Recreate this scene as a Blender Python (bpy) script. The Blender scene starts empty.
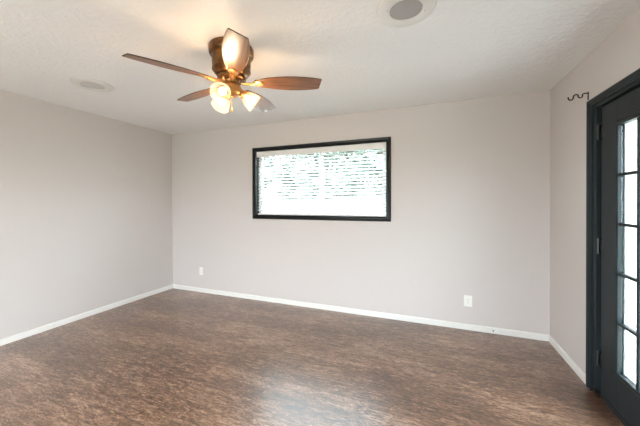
import bpy, bmesh, math, random
from mathutils import Vector, Matrix
R = math.radians
C = bpy.context.scene.collection
sc = bpy.context.scene

# ------------------------------------------------------------ camera
cam_d = bpy.data.cameras.new('camera'); cam = bpy.data.objects.new('camera', cam_d); C.objects.link(cam)
F_PX, YAW, PITCH, ROLL = 284.25, .3674, -.0059, -.0028
fw = Vector((-math.sin(YAW)*math.cos(PITCH), math.cos(YAW)*math.cos(PITCH), math.sin(PITCH)))
r0 = Vector((math.cos(YAW), math.sin(YAW), 0)); u0 = r0.cross(fw)
rv = r0*math.cos(ROLL)+u0*math.sin(ROLL); uv = -r0*math.sin(ROLL)+u0*math.cos(ROLL)
m = Matrix((rv, uv, -fw)).transposed().to_4x4(); m.translation = Vector((0, 0, 1.356))
cam.matrix_world = m
cam_d.sensor_width = 36; cam_d.sensor_fit = 'HORIZONTAL'
cam_d.lens = F_PX/640*36; cam_d.shift_y = -8.96/640
cam_d.clip_start = .02
sc.camera = cam

# ------------------------------------------------------------ world, sun, added fill light, exposure
w = bpy.data.worlds.new('sky'); sc.world = w; w.use_nodes = True
nt = w.node_tree; bg = nt.nodes['Background']
bg.inputs[0].default_value = (.80, .915, 1, 1); bg.inputs[1].default_value = 16
sun_d = bpy.data.lights.new('sun', 'SUN'); sun = bpy.data.objects.new('sun', sun_d); C.objects.link(sun)
sun_d.energy = 4.0; sun_d.angle = R(1.5); sun_d.color = (1, .97, .93)
sun.rotation_euler = (R(45), 0, R(10))       # high sun from behind the camera side: lights the yard, not the room
def area(name, loc, rot, sx, sy, power, col):
    d = bpy.data.lights.new(name, 'AREA'); d.shape = 'RECTANGLE'; d.size = sx; d.size_y = sy
    d.energy = power; d.color = col
    o = bpy.data.objects.new(name, d); C.objects.link(o); o.location = loc; o.rotation_euler = rot
    return o
# area light added in the made-up rear opening to brighten the room
area('added_rear_fill', (-1.6, -1.90, .85), (R(103), 0, 0), 2.3, 1.45, 54, (.97, .96, .96))
sc.view_settings.view_transform = 'Standard'; sc.view_settings.look = 'None'
sc.view_settings.gamma = 1; sc.view_settings.use_curve_mapping = False
sc.view_settings.exposure = 0.29

# ------------------------------------------------------------ materials
def mat(name, col, rough=.5, metal=0, spec=.5, coat=0, coat_rough=.1):
    M = bpy.data.materials.new(name); M.use_nodes = True
    b = M.node_tree.nodes['Principled BSDF']
    b.inputs['Base Color'].default_value = (*col, 1); b.inputs['Roughness'].default_value = rough
    b.inputs['Metallic'].default_value = metal; b.inputs['Specular IOR Level'].default_value = spec
    b.inputs['Coat Weight'].default_value = coat; b.inputs['Coat Roughness'].default_value = coat_rough
    return M
def nodes(M): return M.node_tree.nodes, M.node_tree.links, M.node_tree.nodes['Principled BSDF']
def tex(M, kind, scale, coord='Object', stretch=(1, 1, 1), **kw):
    n, l, b = nodes(M)
    tc = n.new('ShaderNodeTexCoord'); mp = n.new('ShaderNodeMapping'); mp.inputs['Scale'].default_value = stretch
    t = n.new(kind); l.new(tc.outputs[coord], mp.inputs[0]); l.new(mp.outputs[0], t.inputs['Vector'])
    t.inputs['Scale'].default_value = scale
    for k, v in kw.items(): t.inputs[k].default_value = v
    return t
def ramp(M, src, stops):
    n, l, b = nodes(M); r = n.new('ShaderNodeValToRGB'); l.new(src, r.inputs[0])
    e = r.color_ramp.elements
    while len(e) < len(stops): e.new(.5)
    for i, (p, c) in enumerate(stops): e[i].position = p; e[i].color = (*c, 1)
    return r.outputs[0]
def mixc(M, a, b_, fac=.5, mode='MIX'):
    n, l, b = nodes(M); x = n.new('ShaderNodeMix'); x.data_type = 'RGBA'; x.blend_type = mode
    for s, v in ((6, a), (7, b_), (0, fac)):
        if hasattr(v, 'is_output'): l.new(v, x.inputs[s])
        else: x.inputs[s].default_value = v if not isinstance(v, tuple) else (*v, 1)
    return x.outputs[2]
def bump(M, src, strength, dist):
    n, l, b = nodes(M); x = n.new('ShaderNodeBump'); l.new(src, x.inputs['Height'])
    x.inputs['Strength'].default_value = strength; x.inputs['Distance'].default_value = dist
    l.new(x.outputs[0], b.inputs['Normal']); return x

M_wall = mat('painted_wall', (.61, .565, .54), .75, spec=.3)
bump(M_wall, tex(M_wall, 'ShaderNodeTexNoise', 90, Detail=3).outputs[0], .12, .004)
M_ceil = mat('textured_ceiling', (.84, .83, .82), .6, spec=.35)
_a = tex(M_ceil, 'ShaderNodeTexNoise', 30, Detail=6, Roughness=.65).outputs[0]
_r = ramp(M_ceil, _a, [(.42, (0, 0, 0)), (.6, (1, 1, 1))])
bump(M_ceil, _r, .4, .006)
M_trim = mat('white_trim', (.80, .79, .76), .4)
M_black = mat('black_window_trim', (.006, .008, .008), .3, spec=.25)
M_door = mat('charcoal_door_paint', (.019, .026, .029), .36, spec=.15)
bump(M_door, tex(M_door, 'ShaderNodeTexNoise', 60, stretch=(1, 1, .1)).outputs[0], .02, .002)
M_vinyl = mat('white_vinyl', (.85, .87, .88), .4)
M_blind = mat('white_blind', (.80, .80, .79), .45)
M_cord = mat('white_cord', (.85, .85, .83), .8)
M_plate = mat('ivory_plastic', (.83, .82, .77), .35)
M_slot = mat('dark_slot', (.05, .045, .04), .6)
M_spk = mat('white_speaker_ring', (.72, .70, .67), .4)
M_grille = mat('grey_speaker_grille', (.36, .345, .335), .7)
_v = tex(M_grille, 'ShaderNodeTexVoronoi', 260).outputs[0]; bump(M_grille, _v, .6, .001)
M_bronze = mat('antique_bronze', (.20, .095, .032), .33, metal=.85)
_n = tex(M_bronze, 'ShaderNodeTexNoise', 14, Detail=4).outputs[0]
nodes(M_bronze)[1].new(ramp(M_bronze, _n, [(.35, (.10, .045, .018)), (.7, (.30, .15, .05))]), nodes(M_bronze)[2].inputs['Base Color'])
M_gold = mat('antique_gold', (.50, .27, .10), .35, metal=.8)
M_iron = mat('black_iron', (.02, .014, .010), .45, metal=.5)
M_steel = mat('dark_hinge_metal', (.07, .075, .08), .3, metal=.9)
M_socket = mat('screw_metal', (.35, .33, .3), .35, metal=1)

# walnut blades: grain runs along the local x axis
M_blade = mat('walnut_blade', (.10, .04, .02), .30, spec=.6, coat=.35, coat_rough=.25)
_g = tex(M_blade, 'ShaderNodeTexNoise', 14, stretch=(.25, 4, 4), Detail=6, Roughness=.65, Distortion=.6).outputs[0]
_c = ramp(M_blade, _g, [(.3, (.045, .016, .005)), (.5, (.17, .062, .015)), (.72, (.30, .12, .032))])
nodes(M_blade)[1].new(_c, nodes(M_blade)[2].inputs['Base Color'])
M_edge = mat('dark_blade_edge', (.02, .010, .006), .4)

# hand-scraped brown plank floor, boards along x
M_floor = mat('wood_floor', (.12, .07, .05), .3, spec=.35)
n, l, b = nodes(M_floor)
tc = n.new('ShaderNodeTexCoord')
def fmap(sc_, rot=0):
    mp = n.new('ShaderNodeMapping'); mp.inputs['Scale'].default_value = sc_; mp.inputs['Rotation'].default_value = (0, 0, rot)
    l.new(tc.outputs['Object'], mp.inputs[0]); return mp.outputs[0]
br = n.new('ShaderNodeTexBrick'); l.new(fmap((1, 1, 1)), br.inputs['Vector'])
br.inputs['Scale'].default_value = 1; br.inputs['Brick Width'].default_value = 1.22; br.inputs['Row Height'].default_value = .127
br.inputs['Mortar Size'].default_value = .0012; br.inputs['Mortar Smooth'].default_value = .2
br.inputs['Color1'].default_value = (.30, .30, .30, 1); br.inputs['Color2'].default_value = (.70, .70, .70, 1)
br.inputs['Mortar'].default_value = (.2, .2, .2, 1); br.offset = .37
# shift the grain from board to board
addv = n.new('ShaderNodeVectorMath'); addv.operation = 'MULTIPLY_ADD'
l.new(br.outputs['Color'], addv.inputs[0]); addv.inputs[1].default_value = (7, 3, 5); l.new(fmap((6.5, 32, 1)), addv.inputs[2])
g1 = n.new('ShaderNodeTexNoise'); l.new(addv.outputs[0], g1.inputs['Vector']); g1.inputs['Scale'].default_value = 1
g1.inputs['Detail'].default_value = 8; g1.inputs['Roughness'].default_value = .68; g1.inputs['Distortion'].default_value = 1.6
g2 = n.new('ShaderNodeTexNoise'); l.new(fmap((16, 48, 1)), g2.inputs['Vector']); g2.inputs['Scale'].default_value = 1
g2.inputs['Detail'].default_value = 5; g2.inputs['Roughness'].default_value = .7; g2.inputs['Distortion'].default_value = 2.2
g3 = n.new('ShaderNodeTexNoise'); l.new(fmap((1.3, 2.6, 1)), g3.inputs['Vector']); g3.inputs['Scale'].default_value = 1; g3.inputs['Detail'].default_value = 3
mx = mixc(M_floor, g1.outputs[0], g2.outputs[0], .50)
mx = mixc(M_floor, mx, g3.outputs[0], .15)
mx = mixc(M_floor, mx, br.outputs['Color'], .10)
col = ramp(M_floor, mx, [(.41, (.030, .011, .005)), (.465, (.105, .047, .023)), (.515, (.215, .112, .062)), (.59, (.48, .31, .215))])
l.new(col, b.inputs['Base Color'])
bump(M_floor, mx, .35, .004)
b.inputs['Roughness'].default_value = .40
b.inputs['IOR'].default_value = 1.5
b.inputs['Coat Weight'].default_value = 1; b.inputs['Coat Roughness'].default_value = .32; b.inputs['Coat IOR'].default_value = 1.62

def glass_mat(name, tint=(.97, .99, .985)):
    M = bpy.data.materials.new(name); M.use_nodes = True
    n, l = M.node_tree.nodes, M.node_tree.links; n.remove(n['Principled BSDF'])
    tr = n.new('ShaderNodeBsdfTransparent'); tr.inputs[0].default_value = (*tint, 1)
    gl = n.new('ShaderNodeBsdfGlossy'); gl.inputs['Roughness'].default_value = .02
    fr = n.new('ShaderNodeFresnel'); ge = n.new('ShaderNodeNewGeometry'); mr = n.new('ShaderNodeMapRange'); mr.inputs[3].default_value = 1.45; mr.inputs[4].default_value = 1/1.45
    l.new(ge.outputs['Backfacing'], mr.inputs[0]); l.new(mr.outputs[0], fr.inputs[0])
    mx = n.new('ShaderNodeMixShader'); l.new(fr.outputs[0], mx.inputs[0]); l.new(tr.outputs[0], mx.inputs[1]); l.new(gl.outputs[0], mx.inputs[2])
    l.new(mx.outputs[0], n['Material Output'].inputs[0]); return M
M_glass = glass_mat('window_glass')
# seeded frosted lamp glass
M_shade = bpy.data.materials.new('frosted_lamp_glass'); M_shade.use_nodes = True
n, l = M_shade.node_tree.nodes, M_shade.node_tree.links; n.remove(n['Principled BSDF'])
tr = n.new('ShaderNodeBsdfTransparent'); tr.inputs[0].default_value = (1, .93, .84, 1)
tl = n.new('ShaderNodeBsdfTranslucent'); tl.inputs[0].default_value = (1, .84, .66, 1)
df = n.new('ShaderNodeBsdfPrincipled'); df.inputs['Base Color'].default_value = (.95, .85, .74, 1); df.inputs['Roughness'].default_value = .15
m1 = n.new('ShaderNodeMixShader'); m1.inputs[0].default_value = .45; l.new(tl.outputs[0], m1.inputs[1]); l.new(df.outputs[0], m1.inputs[2])
m2 = n.new('ShaderNodeMixShader'); m2.inputs[0].default_value = .07; l.new(tr.outputs[0], m2.inputs[1]); l.new(m1.outputs[0], m2.inputs[2])
l.new(m2.outputs[0], n['Material Output'].inputs[0])
M_bulb = mat('lit_bulb', (1, .9, .75), .4)
nodes(M_bulb)[2].inputs['Emission Color'].default_value = (1, .80, .52, 1); nodes(M_bulb)[2].inputs['Emission Strength'].default_value = 3

# outdoors
M_brick = mat('pale_brick', (.55, .5, .42), .85)
n, l, b = nodes(M_brick)
tc = n.new('ShaderNodeTexCoord'); sp = n.new('ShaderNodeSeparateXYZ'); cb = n.new('ShaderNodeCombineXYZ'); ad = n.new('ShaderNodeMath')
l.new(tc.outputs['Object'], sp.inputs[0]); l.new(sp.outputs[0], ad.inputs[0]); l.new(sp.outputs[1], ad.inputs[1])
l.new(ad.outputs[0], cb.inputs[0]); l.new(sp.outputs[2], cb.inputs[1])
brk = n.new('ShaderNodeTexBrick'); l.new(cb.outputs[0], brk.inputs['Vector']); brk.inputs['Scale'].default_value = 1
brk.inputs['Brick Width'].default_value = .2; brk.inputs['Row Height'].default_value = .075; brk.inputs['Mortar Size'].default_value = .006
brk.inputs['Color1'].default_value = (.60, .54, .44, 1); brk.inputs['Color2'].default_value = (.45, .40, .33, 1); brk.inputs['Mortar'].default_value = (.68, .66, .62, 1)
l.new(brk.outputs['Color'], b.inputs['Base Color'])
M_grass = mat('lawn', (.09, .12, .06), .9)
M_patio = mat('patio_concrete', (.55, .53, .50), .85)
bump(M_patio, tex(M_patio, 'ShaderNodeTexNoise', 40).outputs[0], .2, .003)
M_fence = mat('weathered_fence', (.62, .57, .52), .8)
_n = tex(M_fence, 'ShaderNodeTexNoise', 9, stretch=(6, 1, .6), Detail=4).outputs[0]
nodes(M_fence)[1].new(ramp(M_fence, _n, [(.3, (.15, .135, .13)), (.7, (.24, .22, .21))]), nodes(M_fence)[2].inputs['Base Color'])
def leafm(name, c):
    M = mat(name, c, .5); b = nodes(M)[2]
    b.inputs['Subsurface Weight'].default_value = 0
    return M
M_leaf = [leafm('green_leaf', (.17, .21, .18)), leafm('pale_leaf', (.20, .24, .205))]
M_bark = mat('bark', (.22, .17, .13), .9)
M_eave = mat('white_soffit', (.8, .8, .78), .6)

# ------------------------------------------------------------ mesh helpers
class MB:
    def __init__(s): s.bm = bmesh.new()
    def box(s, a, b_, bevel=0, rot=None, mi=0):
        x0, y0, z0 = a; x1, y1, z1 = b_
        x0, x1 = min(x0, x1), max(x0, x1); y0, y1 = min(y0, y1), max(y0, y1); z0, z1 = min(z0, z1), max(z0, z1)
        t = bmesh.new(); bmesh.ops.create_cube(t, size=1)
        for v in t.verts: v.co = Vector(((x0+x1)/2+v.co.x*(x1-x0), (y0+y1)/2+v.co.y*(y1-y0), (z0+z1)/2+v.co.z*(z1-z0)))
        if bevel: bmesh.ops.bevel(t, geom=t.edges[:], offset=bevel, segments=2, profile=.5, affect='EDGES')
        if rot: bmesh.ops.transform(t, matrix=rot, verts=t.verts)
        s._add(t, mi); return s
    def _add(s, t, mi=0, smooth=False):
        for f in t.faces: f.material_index = mi; f.smooth = smooth
        me = bpy.data.meshes.new('tmp'); t.to_mesh(me); t.free(); s.bm.from_mesh(me); bpy.data.meshes.remove(me)
    def lathe(s, prof, seg=48, mat_=None, mi=0, cap=False):
        t = bmesh.new(); rings = []
        for r, z in prof:
            if r < 1e-5: rings.append([t.verts.new((0, 0, z))])
            else: rings.append([t.verts.new((r*math.cos(2*math.pi*k/seg), r*math.sin(2*math.pi*k/seg), z)) for k in range(seg)])
        for A, B in zip(rings, rings[1:]):
            for k in range(seg):
                k2 = (k+1) % seg
                if len(A) == 1 and len(B) == 1: continue
                if len(A) == 1: t.faces.new((A[0], B[k2], B[k]))
                elif len(B) == 1: t.faces.new((A[k], A[k2], B[0]))
                else: t.faces.new((A[k], A[k2], B[k2], B[k]))
        bmesh.ops.recalc_face_normals(t, faces=t.faces)
        if mat_: bmesh.ops.transform(t, matrix=mat_, verts=t.verts)
        s._add(t, mi, True); return s
    def tube(s, pts, r, seg=10, mi=0):
        pts = [Vector(p) for p in pts]; t = bmesh.new(); rings = []
        rr = r if isinstance(r, (list, tuple)) else [r]*len(pts)
        up = None
        for i, p in enumerate(pts):
            d = (pts[min(i+1, len(pts)-1)]-pts[max(i-1, 0)]).normalized()
            if up is None: up = Vector((0, 0, 1)) if abs(d.z) < .9 else Vector((1, 0, 0))
            a = d.cross(up).normalized(); up = a.cross(d).normalized()
            rings.append([t.verts.new(p+(a*math.cos(2*math.pi*k/seg)+up*math.sin(2*math.pi*k/seg))*rr[i]) for k in range(seg)])
        for A, B in zip(rings, rings[1:]):
            for k in range(seg): t.faces.new((A[k], A[(k+1) % seg], B[(k+1) % seg], B[k]))
        t.faces.new(rings[0]); t.faces.new(rings[-1])
        bmesh.ops.recalc_face_normals(t, faces=t.faces)
        s._add(t, mi, True); return s
    def prism(s, outline, z0, z1, bevel=0, mat_=None, mi=0):
        t = bmesh.new(); vs = [t.verts.new((x, y, z0)) for x, y in outline]
        f = t.faces.new(vs); e = bmesh.ops.extrude_face_region(t, geom=[f])
        bmesh.ops.translate(t, vec=(0, 0, z1-z0), verts=[v for v in e['geom'] if isinstance(v, bmesh.types.BMVert)])
        bmesh.ops.recalc_face_normals(t, faces=t.faces)
        if bevel: bmesh.ops.bevel(t, geom=t.edges[:], offset=bevel, segments=2, profile=.5, affect='EDGES')
        if mat_: bmesh.ops.transform(t, matrix=mat_, verts=t.verts)
        s._add(t, mi); return s
    def build(s, name, material, parent=None, loc=None):
        me = bpy.data.meshes.new(name); s.bm.to_mesh(me); s.bm.free()
        for m_ in (material if isinstance(material, list) else [material]): me.materials.append(m_)
        if any(p.use_smooth for p in me.polygons):
            me.set_sharp_from_angle(angle=R(40))
        o = bpy.data.objects.new(name, me); C.objects.link(o)
        if parent: o.parent = parent
        if loc is not None: o.location = loc
        return o
def empty(name, loc=(0, 0, 0), rz=0, parent=None):
    o = bpy.data.objects.new(name, None); C.objects.link(o); o.location = loc; o.rotation_euler = (0, 0, rz)
    o.empty_display_size = .1
    if parent: o.parent = parent
    return o
def tag(o, label, cat, group=None):
    o['label'] = label; o['category'] = cat
    if group: o['group'] = group
    return o
def struct(o): o['kind'] = 'structure'; return o
def copy_tree(o, parent=None):
    c = o.copy(); C.objects.link(c)
    if parent: c.parent = parent
    for ch in list(o.children): copy_tree(ch, c)
    return c

# ------------------------------------------------------------ room shell
XL, XR, YB, YR, H = -3.816, 1.093, 3.377, -1.8, 2.44
WX0, WX1, WZ0, WZ1 = -2.262, -.457, 1.172, 2.072          # window hole
DY0, DY1, DZ = 1.545, 2.600, 2.050                        # door hole
T = .14
struct(MB().box((XL-T, YR-T, -.06), (XR+.25, YB+T, 0)).build('floor', M_floor))
struct(MB().box((XL-T, YR-T, H), (XR+T, YB+T, H+.1)).build('ceiling', M_ceil))
struct(MB().box((XL-T, YR-T, 0), (XL, YB+T, H)).build('wall_left', M_wall))
wb = MB()
wb.box((XL, YB, 0), (WX0, YB+T, H)).box((WX1, YB, 0), (XR, YB+T, H)).box((WX0, YB, 0), (WX1, YB+T, WZ0)).box((WX0, YB, WZ1), (WX1, YB+T, H))
struct(wb.build('wall_back', M_wall))
wr = MB()
wr.box((XR, YR-T, 0), (XR+T, DY0, H)).box((XR, DY1, 0), (XR+T, YB+T, H)).box((XR, DY0, DZ), (XR+T, DY1, H))
struct(wr.build('wall_right', M_wall))
RX0, RX1, RZ0, RZ1 = -2.8, -.4, .15, 1.55  # hole for the added rear window
wq = MB()
wq.box((XL, YR-T, 0), (RX0, YR, H)).box((RX1, YR-T, 0), (XR, YR, H)).box((RX0, YR-T, 0), (RX1, YR, RZ0)).box((RX0, YR-T, RZ1), (RX1, YR, H))
struct(wq.build('wall_rear', M_wall))
# brick skin on the garden side of the right wall
wo = MB(); BX0, BX1 = XR+T, XR+T+.11
wo.box((BX0, YR-T, -.12), (BX1, DY0+.02, H+.1)).box((BX0, DY1-.03, -.12), (BX1, YB+T, H+.1)).box((BX0, DY0+.02, DZ), (BX1, DY1-.03, H+.1))
struct(wo.build('wall_outside', M_brick))

# baseboards: flat board with a small eased top
def baseboard(name, a, b_, n_):
    # a,b in plan; n_ = inward normal
    a, b_, n_ = Vector((*a, 0)), Vector((*b_, 0)), Vector((*n_, 0))
    prof = [(0, 0), (.013, 0), (.013, .046), (.011, .054), (.007, .058), (0, .060)]
    bm = bmesh.new(); ra = [bm.verts.new(a+n_*u+Vector((0, 0, z))) for u, z in prof]; rb = [bm.verts.new(b_+n_*u+Vector((0, 0, z))) for u, z in prof]
    k = len(prof)
    for i in range(k): bm.faces.new((ra[i], ra[(i+1) % k], rb[(i+1) % k], rb[i]))
    bm.faces.new(ra); bm.faces.new(rb[::-1]); bmesh.ops.recalc_face_normals(bm, faces=bm.faces)
    s = MB(); s.bm.free(); s.bm = bm
    return struct(s.build(name, M_trim))
baseboard('baseboard_left', (XL, YR), (XL, YB), (1, 0))
baseboard('baseboard_back', (XL, YB), (XR, YB), (0, -1))
baseboard('baseboard_right', (XR, YB), (XR, 2.656), (-1, 0))
baseboard('baseboard_right', (XR, 1.490), (XR, YR), (-1, 0))
baseboard('baseboard_rear', (XR, YR), (XL, YR), (0, 1))

# ------------------------------------------------------------ moulded frame (mitred) around an opening
def casing_ring(to3, u0, u1, v0, v1, prof, closed_bottom=True):
    """prof: list of (offset outward from the opening edge, protrusion)"""
    bm = bmesh.new(); loops = []
    for off, h in prof:
        if closed_bottom: cs = [(u0-off, v0-off), (u0-off, v1+off), (u1+off, v1+off), (u1+off, v0-off)]
        else: cs = [(u0-off, v0), (u0-off, v1+off), (u1+off, v1+off), (u1+off, v0)]
        loops.append([bm.verts.new(to3(u, v, h)) for u, v in cs])
    k = len(prof); nseg = 4 if closed_bottom else 3
    for i in range(k):
        A, B = loops[i], loops[(i+1) % k]
        for s_ in range(nseg): bm.faces.new((A[s_], A[(s_+1) % 4], B[(s_+1) % 4], B[s_]))
    if not closed_bottom:
        bm.faces.new([L[0] for L in loops]); bm.faces.new([L[3] for L in loops][::-1])
    bmesh.ops.recalc_face_normals(bm, faces=bm.faces)
    s = MB(); s.bm.free(); s.bm = bm; return s
cprof = [(-.004, 0), (-.004, .012), (.004, .017), (.012, .013), (.018, .013), (.024, .019), (.040, .022), (.046, .020), (.050, .012), (.050, 0)]

# ------------------------------------------------------------ back window
win = struct(empty('window_1', ((WX0+WX1)/2, YB+.1, WZ0)))
def W(mb, name, m_, par=win):
    o = mb.build(name, m_, par)
    o.matrix_parent_inverse = Matrix.Translation(-Vector(win.location)); return o
W(casing_ring(lambda u, v, h: (u, YB-h, v), WX0+.008, WX1-.008, WZ0+.008, WZ1-.008, cprof), 'window_casing', M_black)
jb = MB(); j = .010
jb.box((WX0, YB, WZ0), (WX0+j, YB+.075, WZ1)).box((WX1-j, YB, WZ0), (WX1, YB+.075, WZ1)).box((WX0+j, YB, WZ0), (WX1-j, YB+.075, WZ0+j)).box((WX0+j, YB, WZ1-j), (WX1-j, YB+.075, WZ1))
W(jb, 'window_jamb', M_black)
fr = MB(); y0, y1 = YB+.077, YB+.13; e = .035
fr.box((WX0, y0, WZ0), (WX0+e, y1, WZ1), .003).box((WX1-e, y0, WZ0), (WX1, y1, WZ1), .003).box((WX0+e, y0, WZ0), (WX1-e, y1, WZ0+e), .003).box((WX0+e, y0, WZ1-e), (WX1-e, y1, WZ1), .003)
W(fr, 'window_frame', M_vinyl)
def sash(x0, x1, yy, s_=.032):
    q = MB(); z0, z1 = WZ0+e, WZ1-e
    q.box((x0, yy, z0), (x0+s_, yy+.02, z1), .002).box((x1-s_, yy, z0), (x1, yy+.02, z1), .002).box((x0+s_, yy, z0), (x1-s_, yy+.02, z0+s_), .002).box((x0+s_, yy, z1-s_), (x1-s_, yy+.02, z1), .002)
    f_ = W(q, 'window_sash', M_vinyl)
    g = MB().box((x0+s_, yy+.008, z0+s_), (x1-s_, yy+.012, z1-s_)).build('window_pane', M_glass, f_)
    return f_
xm = -1.325
sash(WX0+e, xm+.030, y0+.004); sash(xm-.030, WX1-e, y0+.028)

# white faux-wood blind hanging inside the black frame
BXa, BXb, BY = WX0+.022, WX1-.014, YB+.042
bl = tag(empty('window_blind', ((BXa+BXb)/2, BY, WZ1-.012)), 'white horizontal slat blind hanging open inside the black-framed window', 'blind')
def B(mb, name, m_, par=bl):
    o = mb.build(name, m_, par)
    if par is bl: o.matrix_parent_inverse = Matrix.Translation(-Vector(bl.location))
    return o
B(MB().box((BXa-.006, BY-.026, WZ1-.060), (BXb+.002, BY+.026, WZ1-.012), .003), 'head_rail', M_blind)
B(MB().box((BXa-.008, BY-.034, WZ1-.088), (BXb+.002, BY-.027, WZ1-.012), .002), 'valance', M_blind)
ztop, zbot, pitch_ = WZ1-.110, WZ0+.062, .0415
ns = int((ztop-zbot)/pitch_)+1
sl = MB(); tilt = R(26)
for k in range(ns):
    z = ztop-k*pitch_
    rm = Matrix.Translation((0, BY, z)) @ Matrix.Rotation(tilt, 4, 'X')
    # slightly crowned slat
    bm = bmesh.new(); pr = [(-.0245, -.0008), (-.012, .0012), (0, .0020), (.012, .0012), (.0245, -.0008), (.0245, -.0034), (.012, -.0014), (0, -.0008), (-.012, -.0014), (-.0245, -.0034)]
    A = [bm.verts.new((BXa, y, zz)) for y, zz in pr]; Bv = [bm.verts.new((BXb, y, zz)) for y, zz in pr]
    for i in range(10): bm.faces.new((A[i], A[(i+1) % 10], Bv[(i+1) % 10], Bv[i]))
    bm.faces.new(A); bm.faces.new(Bv[::-1]); bmesh.ops.recalc_face_normals(bm, faces=bm.faces)
    bmesh.ops.transform(bm, matrix=rm, verts=bm.verts); sl._add(bm)
B(sl, 'slats', M_blind)
B(MB().box((BXa, BY-.026, WZ0+.013), (BXb, BY+.026, WZ0+.034), .004), 'bottom_rail', M_blind)
for x in (BXa+.16, BXa+.62, BXa+1.12, BXb-.16):
    c_ = MB()
    for yy in (BY-.0275, BY+.0275): c_.tube([(x, yy, WZ1-.06), (x, yy, WZ0+.03)], .0016, 6)
    B(c_, 'ladder_cord', M_cord)
B(MB().tube([(BXa+.07, BY-.037, WZ1-.09), (BXa+.07, BY-.037, WZ1-.62)], .004, 8), 'tilt_wand', M_blind)

# ------------------------------------------------------------ rear window added out of view to bring more light in
rw = struct(empty('added_window_2', ((RX0+RX1)/2, YR-.05, RZ0)))
q = MB()
for x in (RX0, (RX0+RX1)/2-.03, RX1-.06): q.box((x, YR-.10, RZ0), (x+.06, YR-.04, RZ1), .004)
q.box((RX0, YR-.099, RZ0), (RX1, YR-.041, RZ0+.06), .004).box((RX0, YR-.099, RZ1-.06), (RX1, YR-.041, RZ1), .004)
o = q.build('window_frame', M_vinyl, rw); o.matrix_parent_inverse = Matrix.Translation(-Vector(rw.location))

# ------------------------------------------------------------ glazed door in the right wall
dr = struct(empty('door_1', (XR+.035, 2.53, 0)))
def D(mb, name, m_, par=dr):
    o = mb.build(name, m_, par)
    if par is dr: o.matrix_parent_inverse = Matrix.Translation(-Vector(dr.location))
    return o
dprof = [(0, 0), (0, .010), (.006, .015), (.014, .010), (.020, .010), (.028, .016), (.046, .021), (.054, .019), (.058, .012), (.058, 0)]
D(casing_ring(lambda u, v, h: (XR-h, u, v), DY0-.000+.004, DY1-.004, 0, DZ-.018, dprof, False), 'door_casing', M_door)
jm = MB(); jx0, jx1 = XR-.002, XR+T+.004
jm.box((jx0, DY1-.045, 0), (jx1, DY1, DZ), .002).box((jx0, DY0, 0), (jx1, DY0+.045, DZ), .002).box((jx0, DY0+.045, DZ-.035), (jx1, DY1-.045, DZ), .002)
LX0, LX1 = XR+.014, XR+.058                     # leaf thickness
LY0, LY1, LZ0, LZ1 = 1.612, 2.530, .018, 2.004
# stop strip behind the leaf
jm.box((LX1+.004, LY1-.012, 0), (LX1+.026, DY1-.044, DZ-.04)).box((LX1+.004, DY0+.04, 0), (LX1+.026, LY0+.012, DZ-.04)).box((LX1+.004, LY0, LZ1-.012), (LX1+.026, LY1, DZ-.03))
D(jm, 'door_jamb', M_door)
# white brickmould outside
D(casing_ring(lambda u, v, h: (XR+T+.004+h, u, v), DY0+.028, DY1-.040, 0, DZ-.03, [(0, -.055), (0, .010), (.010, .016), (.030, .016), (.038, .012), (.045, -.01), (.045, -.055)], False), 'outer_casing', M_vinyl)
GY0, GY1, GZ0, GZ1 = LY0+.165, 2.350, .262, 1.852    # glazed opening
lf = MB()
lf.box((LX0, GY1, LZ0), (LX1, LY1, LZ1), .002).box((LX0, LY0, LZ0), (LX1, GY0, LZ1), .002).box((LX0+.0002, GY0-.001, LZ0), (LX1-.0002, GY1+.001, GZ0), .001).box((LX0+.0002, GY0-.001, GZ1), (LX1-.0002, GY1+.001, LZ1), .001)
leaf = D(lf, 'door_leaf', M_door)
def leafpart(mb, name, m_): return mb.build(name, m_, leaf)
lite = casing_ring(lambda u, v, h: (LX0-h, u, v), GY0+.016, GY1-.016, GZ0+.016, GZ1-.016, [(0, -.012), (0, .004), (.006, .009), (.018, .009), (.026, .004), (.030, 0), (.030, -.012)])
leafpart(lite, 'lite_frame', M_door)
lite2 = casing_ring(lambda u, v, h: (LX1+h, u, v), GY0+.016, GY1-.016, GZ0+.016, GZ1-.016, [(0, -.012), (0, .004), (.006, .009), (.018, .009), (.026, .004), (.030, 0), (.030, -.012)])
leafpart(lite2, 'outer_lite_frame', M_vinyl)
leafpart(MB().box(((LX0+LX1)/2-.003, GY0+.002, GZ0+.002), ((LX0+LX1)/2+.003, GY1-.002, GZ1-.002)), 'glass_pane', M_glass)
gy0, gy1, gz0, gz1 = GY0+.016, GY1-.016, GZ0+.016, GZ1-.016
for i in (1, 2):
    y = gy0+(gy1-gy0)*i/3
    leafpart(MB().box((LX0-.004, y-.011, gz0), ((LX0+LX1)/2-.003, y+.011, gz1), .004), 'muntin', M_door)
    leafpart(MB().box(((LX0+LX1)/2+.003, y-.011, gz0), (LX1+.004, y+.011, gz1), .004), 'muntin', M_vinyl)
for i in range(1, 5):
    z = gz0+(gz1-gz0)*i/5
    leafpart(MB().box((LX0-.0035, gy0, z-.0095), ((LX0+LX1)/2-.003, gy1, z+.0095), .004), 'muntin', M_door)
    leafpart(MB().box(((LX0+LX1)/2+.003, gy0, z-.0095), (LX1+.0035, gy1, z+.0095), .004), 'muntin', M_vinyl)
leafpart(MB().box((LX0-.006, LY0+.01, .006), (LX0+.004, LY1-.004, .030), .002), 'door_sweep', M_steel)
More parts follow.
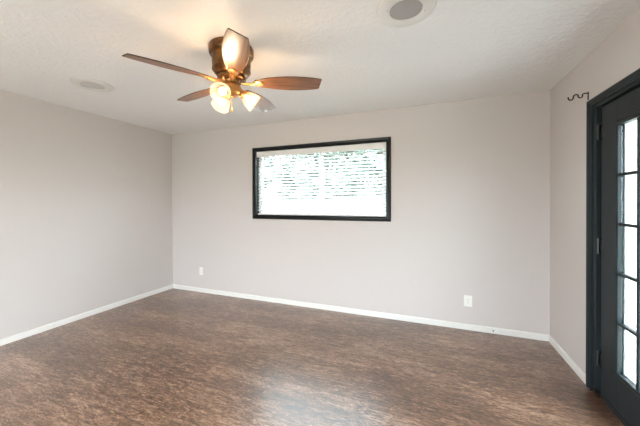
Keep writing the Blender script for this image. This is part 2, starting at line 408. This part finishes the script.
for z in (.262, 1.045, 1.838):
    h_ = MB()
    for k in range(5): h_.tube([(XR+.004, 2.5435, z-.048+k*.0196), (XR+.004, 2.5435, z-.048+k*.0196+.0182)], .0068, 10)
    h_.tube([(XR+.004, 2.5435, z-.053), (XR+.004, 2.5435, z+.055)], .0045, 8)
    h_.box((LX0-.0022, 2.500, z-.046), (LX0-.0002, 2.541, z+.046), .0005)
    D(h_, 'hinge', M_steel)
# lever handle on the latch side
hd = MB().lathe([(0, 0), (.03, 0), (.03, -.006), (.012, -.012), (.011, -.045), (0, -.045)], 24, Matrix.Translation((LX0, LY0+.07, .95)) @ Matrix.Rotation(R(90), 4, 'Y'))
hd.tube([(LX0-.045, LY0+.07, .95), (LX0-.05, LY0+.09, .95), (LX0-.048, LY0+.18, .95)], .009)
leafpart(hd, 'door_handle', M_steel)
th = MB().box((XR+.004, DY0+.045, 0), (XR+T+.10, DY1-.045, .014), .004)
D(th, 'threshold', M_steel)
# weatherstrip corner block at the foot of the hinge jamb
D(MB().box((XR-.006, 2.515, .0), (XR+.012, 2.572, .030), .005).box((XR-.010, 2.535, .018), (XR+.004, 2.566, .040), .004), 'corner_seal', M_iron)

# ------------------------------------------------------------ ceiling fan
FX, FY, BZ = -1.30, 1.652, 2.20
fan = tag(empty('ceiling_fan', (FX, FY, H)), 'bronze flush-mount ceiling fan with five walnut blades and three lit glass shades', 'ceiling fan')
def P(mb, name, m_, par=fan): return mb.build(name, m_, par)
h0 = BZ-H
P(MB().lathe([(0, -.001), (.150, -.001), (.153, -.010), (.151, -.045), (.145, -.056), (.134, -.062), (.131, -.075), (.130, -.130), (.127, -.146), (.131, -.152), (.131, -.160), (.124, -.166), (.118, -.178), (.100, -.192), (.085, -.198), (0, -.198)], 64), 'motor_housing', M_bronze)
P(MB().lathe([(0, -.199), (.094, -.199), (.098, -.205), (.096, -.220), (.080, -.230), (0, -.230)], 48), 'flywheel', M_bronze)
sw = P(MB().lathe([(0, -.2305), (.050, -.2305), (.046, -.240), (.048, -.250), (.060, -.262), (.064, -.272), (.064, -.312), (.058, -.322), (.050, -.328), (.030, -.334), (.012, -.338), (.009, -.346), (0, -.348)], 48), 'switch_housing', M_gold)

# blade with its iron, built once and copied; local x runs outwards
def blade_outline():
    top = [(.165, .030), (.20, .042), (.26, .057), (.33, .069), (.40, .0745), (.46, .0745), (.52, .070), (.575, .063), (.610, .055)]
    bot = [(x, -y) for x, y in top]
    bot[-1] = (.630, -.051)
    # smooth
    return [(x, y) for x, y in top]+[(.616, .050), (.634, -.046)]+bot[::-1][0:]
PITCH_B = Matrix.Rotation(R(-13), 4, 'X')
bmb = MB(); bmb.prism(blade_outline(), -.003, .003, .0012)
bmesh.ops.transform(bmb.bm, matrix=PITCH_B, verts=bmb.bm.verts)
for f in bmb.bm.faces:
    f.material_index = 1 if abs((PITCH_B.inverted().to_3x3() @ f.normal).z) < .5 else 0
blade = bmb.build('blade', [M_blade, M_edge], fan, (0, 0, h0))
im = MB()
iron_out = [(.150, .014), (.172, .030), (.190, .033), (.208, .028), (.222, .014), (.227, 0), (.222, -.014), (.208, -.028), (.190, -.033), (.172, -.030), (.150, -.014)]
im.prism(iron_out, -.0078, -.0033, .0015, PITCH_B)
# strap rising to the flywheel
im.tube([(.070, 0, -.002), (.095, 0, -.008), (.125, 0, -.010), (.160, 0, -.0065)], [.010, .009, .010, .008], 10)
im.tube([(.085, .008, -.004), (.115, .016, -.008), (.150, .016, -.004), (.172, .012, -.003)], .005, 8)
im.tube([(.085, -.008, -.004), (.115, -.016, -.011), (.150, -.016, -.011), (.172, -.012, -.008)], .005, 8)
iron = im.build('blade_iron', M_gold, blade)
for x, y in ((.185, .018), (.185, -.018), (.212, 0)):
    MB().lathe([(.0001, -.0108), (.004, -.010), (.0045, -.0079), (.0001, -.0079)], 10, PITCH_B @ Matrix.Translation((x, y, 0))).build('screw', M_socket, iron)
PH = -121
blade.rotation_euler = (0, 0, R(PH))
for k in range(1, 5):
    c_ = copy_tree(blade, fan); c_.rotation_euler = (0, 0, R(PH+72*k))

# lamp: arm, fitter, bell shade and bulb; local z is the shade's axis
def lamp(az):
    d = Vector((math.cos(R(az)), math.sin(R(az)), 0))
    base = Vector((0, 0, -.296))+d*.055
    tiltv = R(90+36)                                 # down from horizontal
    rot = Matrix.Rotation(R(az), 4, 'Z') @ Matrix.Rotation(tiltv, 4, 'Y')
    mw = Matrix.Translation(base) @ rot
    arm = P(MB().lathe([(0, -.012), (.016, -.010), (.016, .012), (.026, .018), (.030, .026), (.030, .040), (.027, .041), (.027, .030), (0, .028)], 28, mw), 'lamp_socket', M_gold)
    out = [(.029, .030), (.033, .040), (.043, .052), (.052, .070), (.058, .092), (.0615, .112), (.0645, .128), (.0665, .132)]
    inn = [(r-.0025, z) for r, z in out[::-1]]
    P(MB().lathe(out+inn+[out[0]], 40, mw), 'glass_shade', M_shade, arm)
    bp = [(.0001, .030), (.012, .032), (.013, .048), (.020, .062), (.026, .076), (.027, .088), (.022, .100), (.012, .108), (.0001, .110)]
    P(MB().lathe(bp, 24, mw), 'light_bulb', M_bulb, arm)
    ld = bpy.data.lights.new('bulb_light', 'POINT'); ld.energy = 4.5; ld.color = (1, .78, .54); ld.shadow_soft_size = .03
    lo = bpy.data.objects.new('bulb_light', ld); C.objects.link(lo); lo.parent = arm
    lo.location = mw @ Vector((0, 0, .122))
for az in (-80, 40, 160): lamp(az)
pc = MB().tube([(.035, -.045, -.318), (.037, -.047, -.34), (.037, -.047, -.425)], .0012, 6)
chain = P(pc, 'pull_chain', M_gold)
P(MB().lathe([(.0001, -.468), (.005, -.464), (.0075, -.452), (.006, -.438), (.003, -.428), (.0001, -.424)], 16, Matrix.Translation((.037, -.047, 0))), 'chain_fob', M_gold, chain)

# ------------------------------------------------------------ ceiling speakers
def speaker(x, y, label):
    s_ = tag(empty('ceiling_speaker', (x, y, H)), label, 'speaker', 'round ceiling speakers')
    MB().lathe([(.089, -.0085), (.094, -.010), (.120, -.0115), (.148, -.0105), (.157, -.007), (.160, -.0005), (.089, -.0005), (.089, -.0085)], 64).build('trim_ring', M_spk, s_)
    MB().lathe([(.0001, -.0075), (.070, -.0072), (.0875, -.0055), (.0885, -.001), (.0001, -.001)], 64).build('grille', M_grille if x > -1 else M_grille2, s_)
    for a in (20, 200): MB().lathe([(.0001, -.0135), (.003, -.013), (.0035, -.0115), (.0001, -.011)], 10, Matrix.Translation((.104*math.cos(R(a)), .104*math.sin(R(a)), .001))).build('screw', M_socket, s_)
M_grille2 = mat('pale_speaker_grille', (.58, .565, .545), .7)
speaker(-.122, 1.668, 'round white ceiling speaker with dark grey grille, cut by the top of the photo')
speaker(-2.88, 1.69, 'round white ceiling speaker with pale grille near the left wall')

# ------------------------------------------------------------ wall outlets
def outlet(x, z, label, wd=.078, ht=.118):
    o_ = tag(empty('wall_outlet', (x, YB, z-ht/2)), label, 'outlet', 'outlets on the back wall')
    MB().box((-wd/2, -.006, 0), (wd/2, 0, ht), .0025).build('cover_plate', M_plate, o_)
    for s_ in (-1, 1):
        zc = ht/2+s_*.0195
        rc = MB().box((-.017, -.0085, zc-.0145), (.017, -.0055, zc+.0145), .003).build('receptacle', M_plate, o_)
        sl_ = MB().box((-.0075, -.0089, zc-.003), (-.0055, -.0084, zc+.006)).box((.0055, -.0089, zc-.003), (.0075, -.0084, zc+.006)).box((-.002, -.0089, zc-.010), (.002, -.0084, zc-.006))
        sl_.build('slots', M_slot, rc)
    MB().lathe([(.0001, 0), (.003, 0), (.003, .002), (.0001, .0025)], 10, Matrix.Translation((0, -.006, ht/2)) @ Matrix.Rotation(R(90), 4, 'X')).build('screw', M_socket, o_)
outlet(-3.235, .318, 'small white outlet low on the back wall near the left corner', .062, .112)
outlet(.382, .304, 'white duplex outlet low on the back wall right of the window')
# coax jack poking out of the baseboard
cj = tag(empty('cable_jack', (.613, YB-.013, .030)), 'tiny metal cable jack on the white baseboard below the right outlet', 'cable jack')
rx = Matrix.Rotation(R(90), 4, 'X')
MB().lathe([(.0001, 0), (.0085, 0), (.0085, .003), (.0001, .003)], 6, rx).build('nut', M_socket, cj)
MB().lathe([(.0001, .003), (.0048, .003), (.0048, .013), (.0001, .013)], 16, rx).build('barrel', M_steel, cj)

# ------------------------------------------------------------ double curtain-rod bracket beside the door casing
yb = 2.668
cbk = tag(empty('curtain_rod_bracket', (XR, yb, 2.13)), 'black double curtain rod bracket on the right wall above the door casing corner', 'bracket')
MB().box((-.004, -.008, -.026), (0, .008, .034), .0012).build('mounting_plate', M_iron, cbk)
pts = [(-.003, .024), (-.016, .026), (-.028, .025)]
def cup(xc, z, r):
    return [(xc+r*math.cos(a), z+r*.9*math.sin(a)) for a in [R(-t_) for t_ in range(0, 181, 20)]]
pts += [(-.034, .020)]+cup(-.047, .008, .0125)+[(-.062, .020), (-.070, .024), (-.080, .022), (-.088, .014)]+cup(-.104, .000, .0145)+[(-.121, .010)]
MB().tube([(x, 0, z) for x, z in pts], .0048, 8).build('rod_arm', M_iron, cbk)
for z in (-.018, .006): MB().lathe([(.0001, 0), (.0028, 0), (.0028, .0015), (.0001, .002)], 8, Matrix.Translation((-.004, 0, z)) @ Matrix.Rotation(R(-90), 4, 'Y')).build('screw', M_socket, cbk)

# ------------------------------------------------------------ outdoors
struct(MB().box((-30, -20, -.30), (30, 40, -.12)).build('ground', M_grass))
struct(MB().box((BX1+.002, -3, -.12), (5.2, 6.0, -.03)).build('patio', M_patio))
random.seed(5)
fe = tag(empty('wooden_fence', (-4, 9, -.12)), 'sunlit pale wooden privacy fence beyond the back window', 'fence')
pl = MB(); x = -9
while x < 8:
    hgt = 1.56+random.uniform(-.02, .02)
    pl.prism([(x, 0), (x+.135, 0), (x+.135, hgt-.03), (x+.105, hgt), (x+.03, hgt), (x, hgt-.03)], 0, .018, 0, Matrix.Rotation(R(90), 4, 'X'))
    x += .142
pl.build('pickets', M_fence, fe)
MB().box((-9, .001, .25), (8, .04, .34)).box((-9, .001, 1.2), (8, .04, 1.29)).build('rails', M_fence, fe)
for k in range(7): MB().box((-8.5+k*2.4, .041, 0), (-8.4+k*2.4, .13, 1.6), .004).build('post', M_fence, fe)
def tree(x, y, h, r, label, lm, seed):
    random.seed(seed)
    t_ = tag(empty('leafy_tree', (x, y, -.12)), label, 'tree', 'trees behind the fence')
    tb = MB().tube([(0, 0, 0), (.05, .02, h*.3), (.0, .05, h*.55), (.05, 0, h*.8)], [.16, .12, .08, .04], 10)
    for k in range(7):
        a = random.uniform(0, 6.28); z = h*(.3+.07*k)
        tb.tube([(.03, .02, z), (math.cos(a)*r*.35, math.sin(a)*r*.35, z+h*.1), (math.cos(a)*r*.7, math.sin(a)*r*.7, z+h*.18)], [.05, .035, .015], 6)
    tb.build('trunk', M_bark, t_)
    bm = bmesh.new()
    blobs = []
    for k in range(34):
        a = random.uniform(0, 6.28); q_ = random.uniform(.2, 1)**.5; zz = random.uniform(.22, .92)
        wd = math.sin(math.pi*min(1, max(.12, (zz-.15)/.85)))**.5
        blobs.append((Vector((math.cos(a)*r*q_*wd*.75, math.sin(a)*r*q_*wd*.75, h*zz)), r*random.uniform(.34, .55)))
    for k in range(8000):
        c0, br_ = random.choice(blobs)
        v = Vector((random.gauss(0, 1), random.gauss(0, 1), random.gauss(0, 1))).normalized()
        p = c0+v*br_*random.uniform(.7, 1.0)
        s_ = random.uniform(.08, .14)
        u_ = Vector((random.gauss(0, 1), random.gauss(0, 1), random.gauss(0, 1))).normalized()
        w_ = u_.cross(v).normalized() if abs(u_.dot(v)) < .95 else Vector((1, 0, 0))
        vs = [bm.verts.new(p+u_*s_), bm.verts.new(p+w_*s_*.5+v*.01), bm.verts.new(p-u_*s_), bm.verts.new(p-w_*s_*.5+v*.01)]
        bm.faces.new(vs)
    s2 = MB(); s2.bm.free(); s2.bm = bm
    s2.build('foliage', lm, t_)
tree(-7.5, 10.9, 4.7, 1.15, 'green tree behind the fence, leftmost of the row seen through the window', M_leaf[0], 1)
tree(-6.75, 13.7, 5.0, 1.15, 'green tree behind the fence, seen through the left half of the window', M_leaf[1], 2)
tree(-4.2, 11.2, 4.6, 1.15, 'green tree behind the fence, behind the middle of the window', M_leaf[0], 3)
tree(-3.5, 13.4, 5.2, 1.15, 'green tree behind the fence, just right of the window centre', M_leaf[1], 4)
tree(-1.65, 11.2, 4.6, 1.15, 'green tree behind the fence, rightmost of the row seen through the window', M_leaf[0], 5)
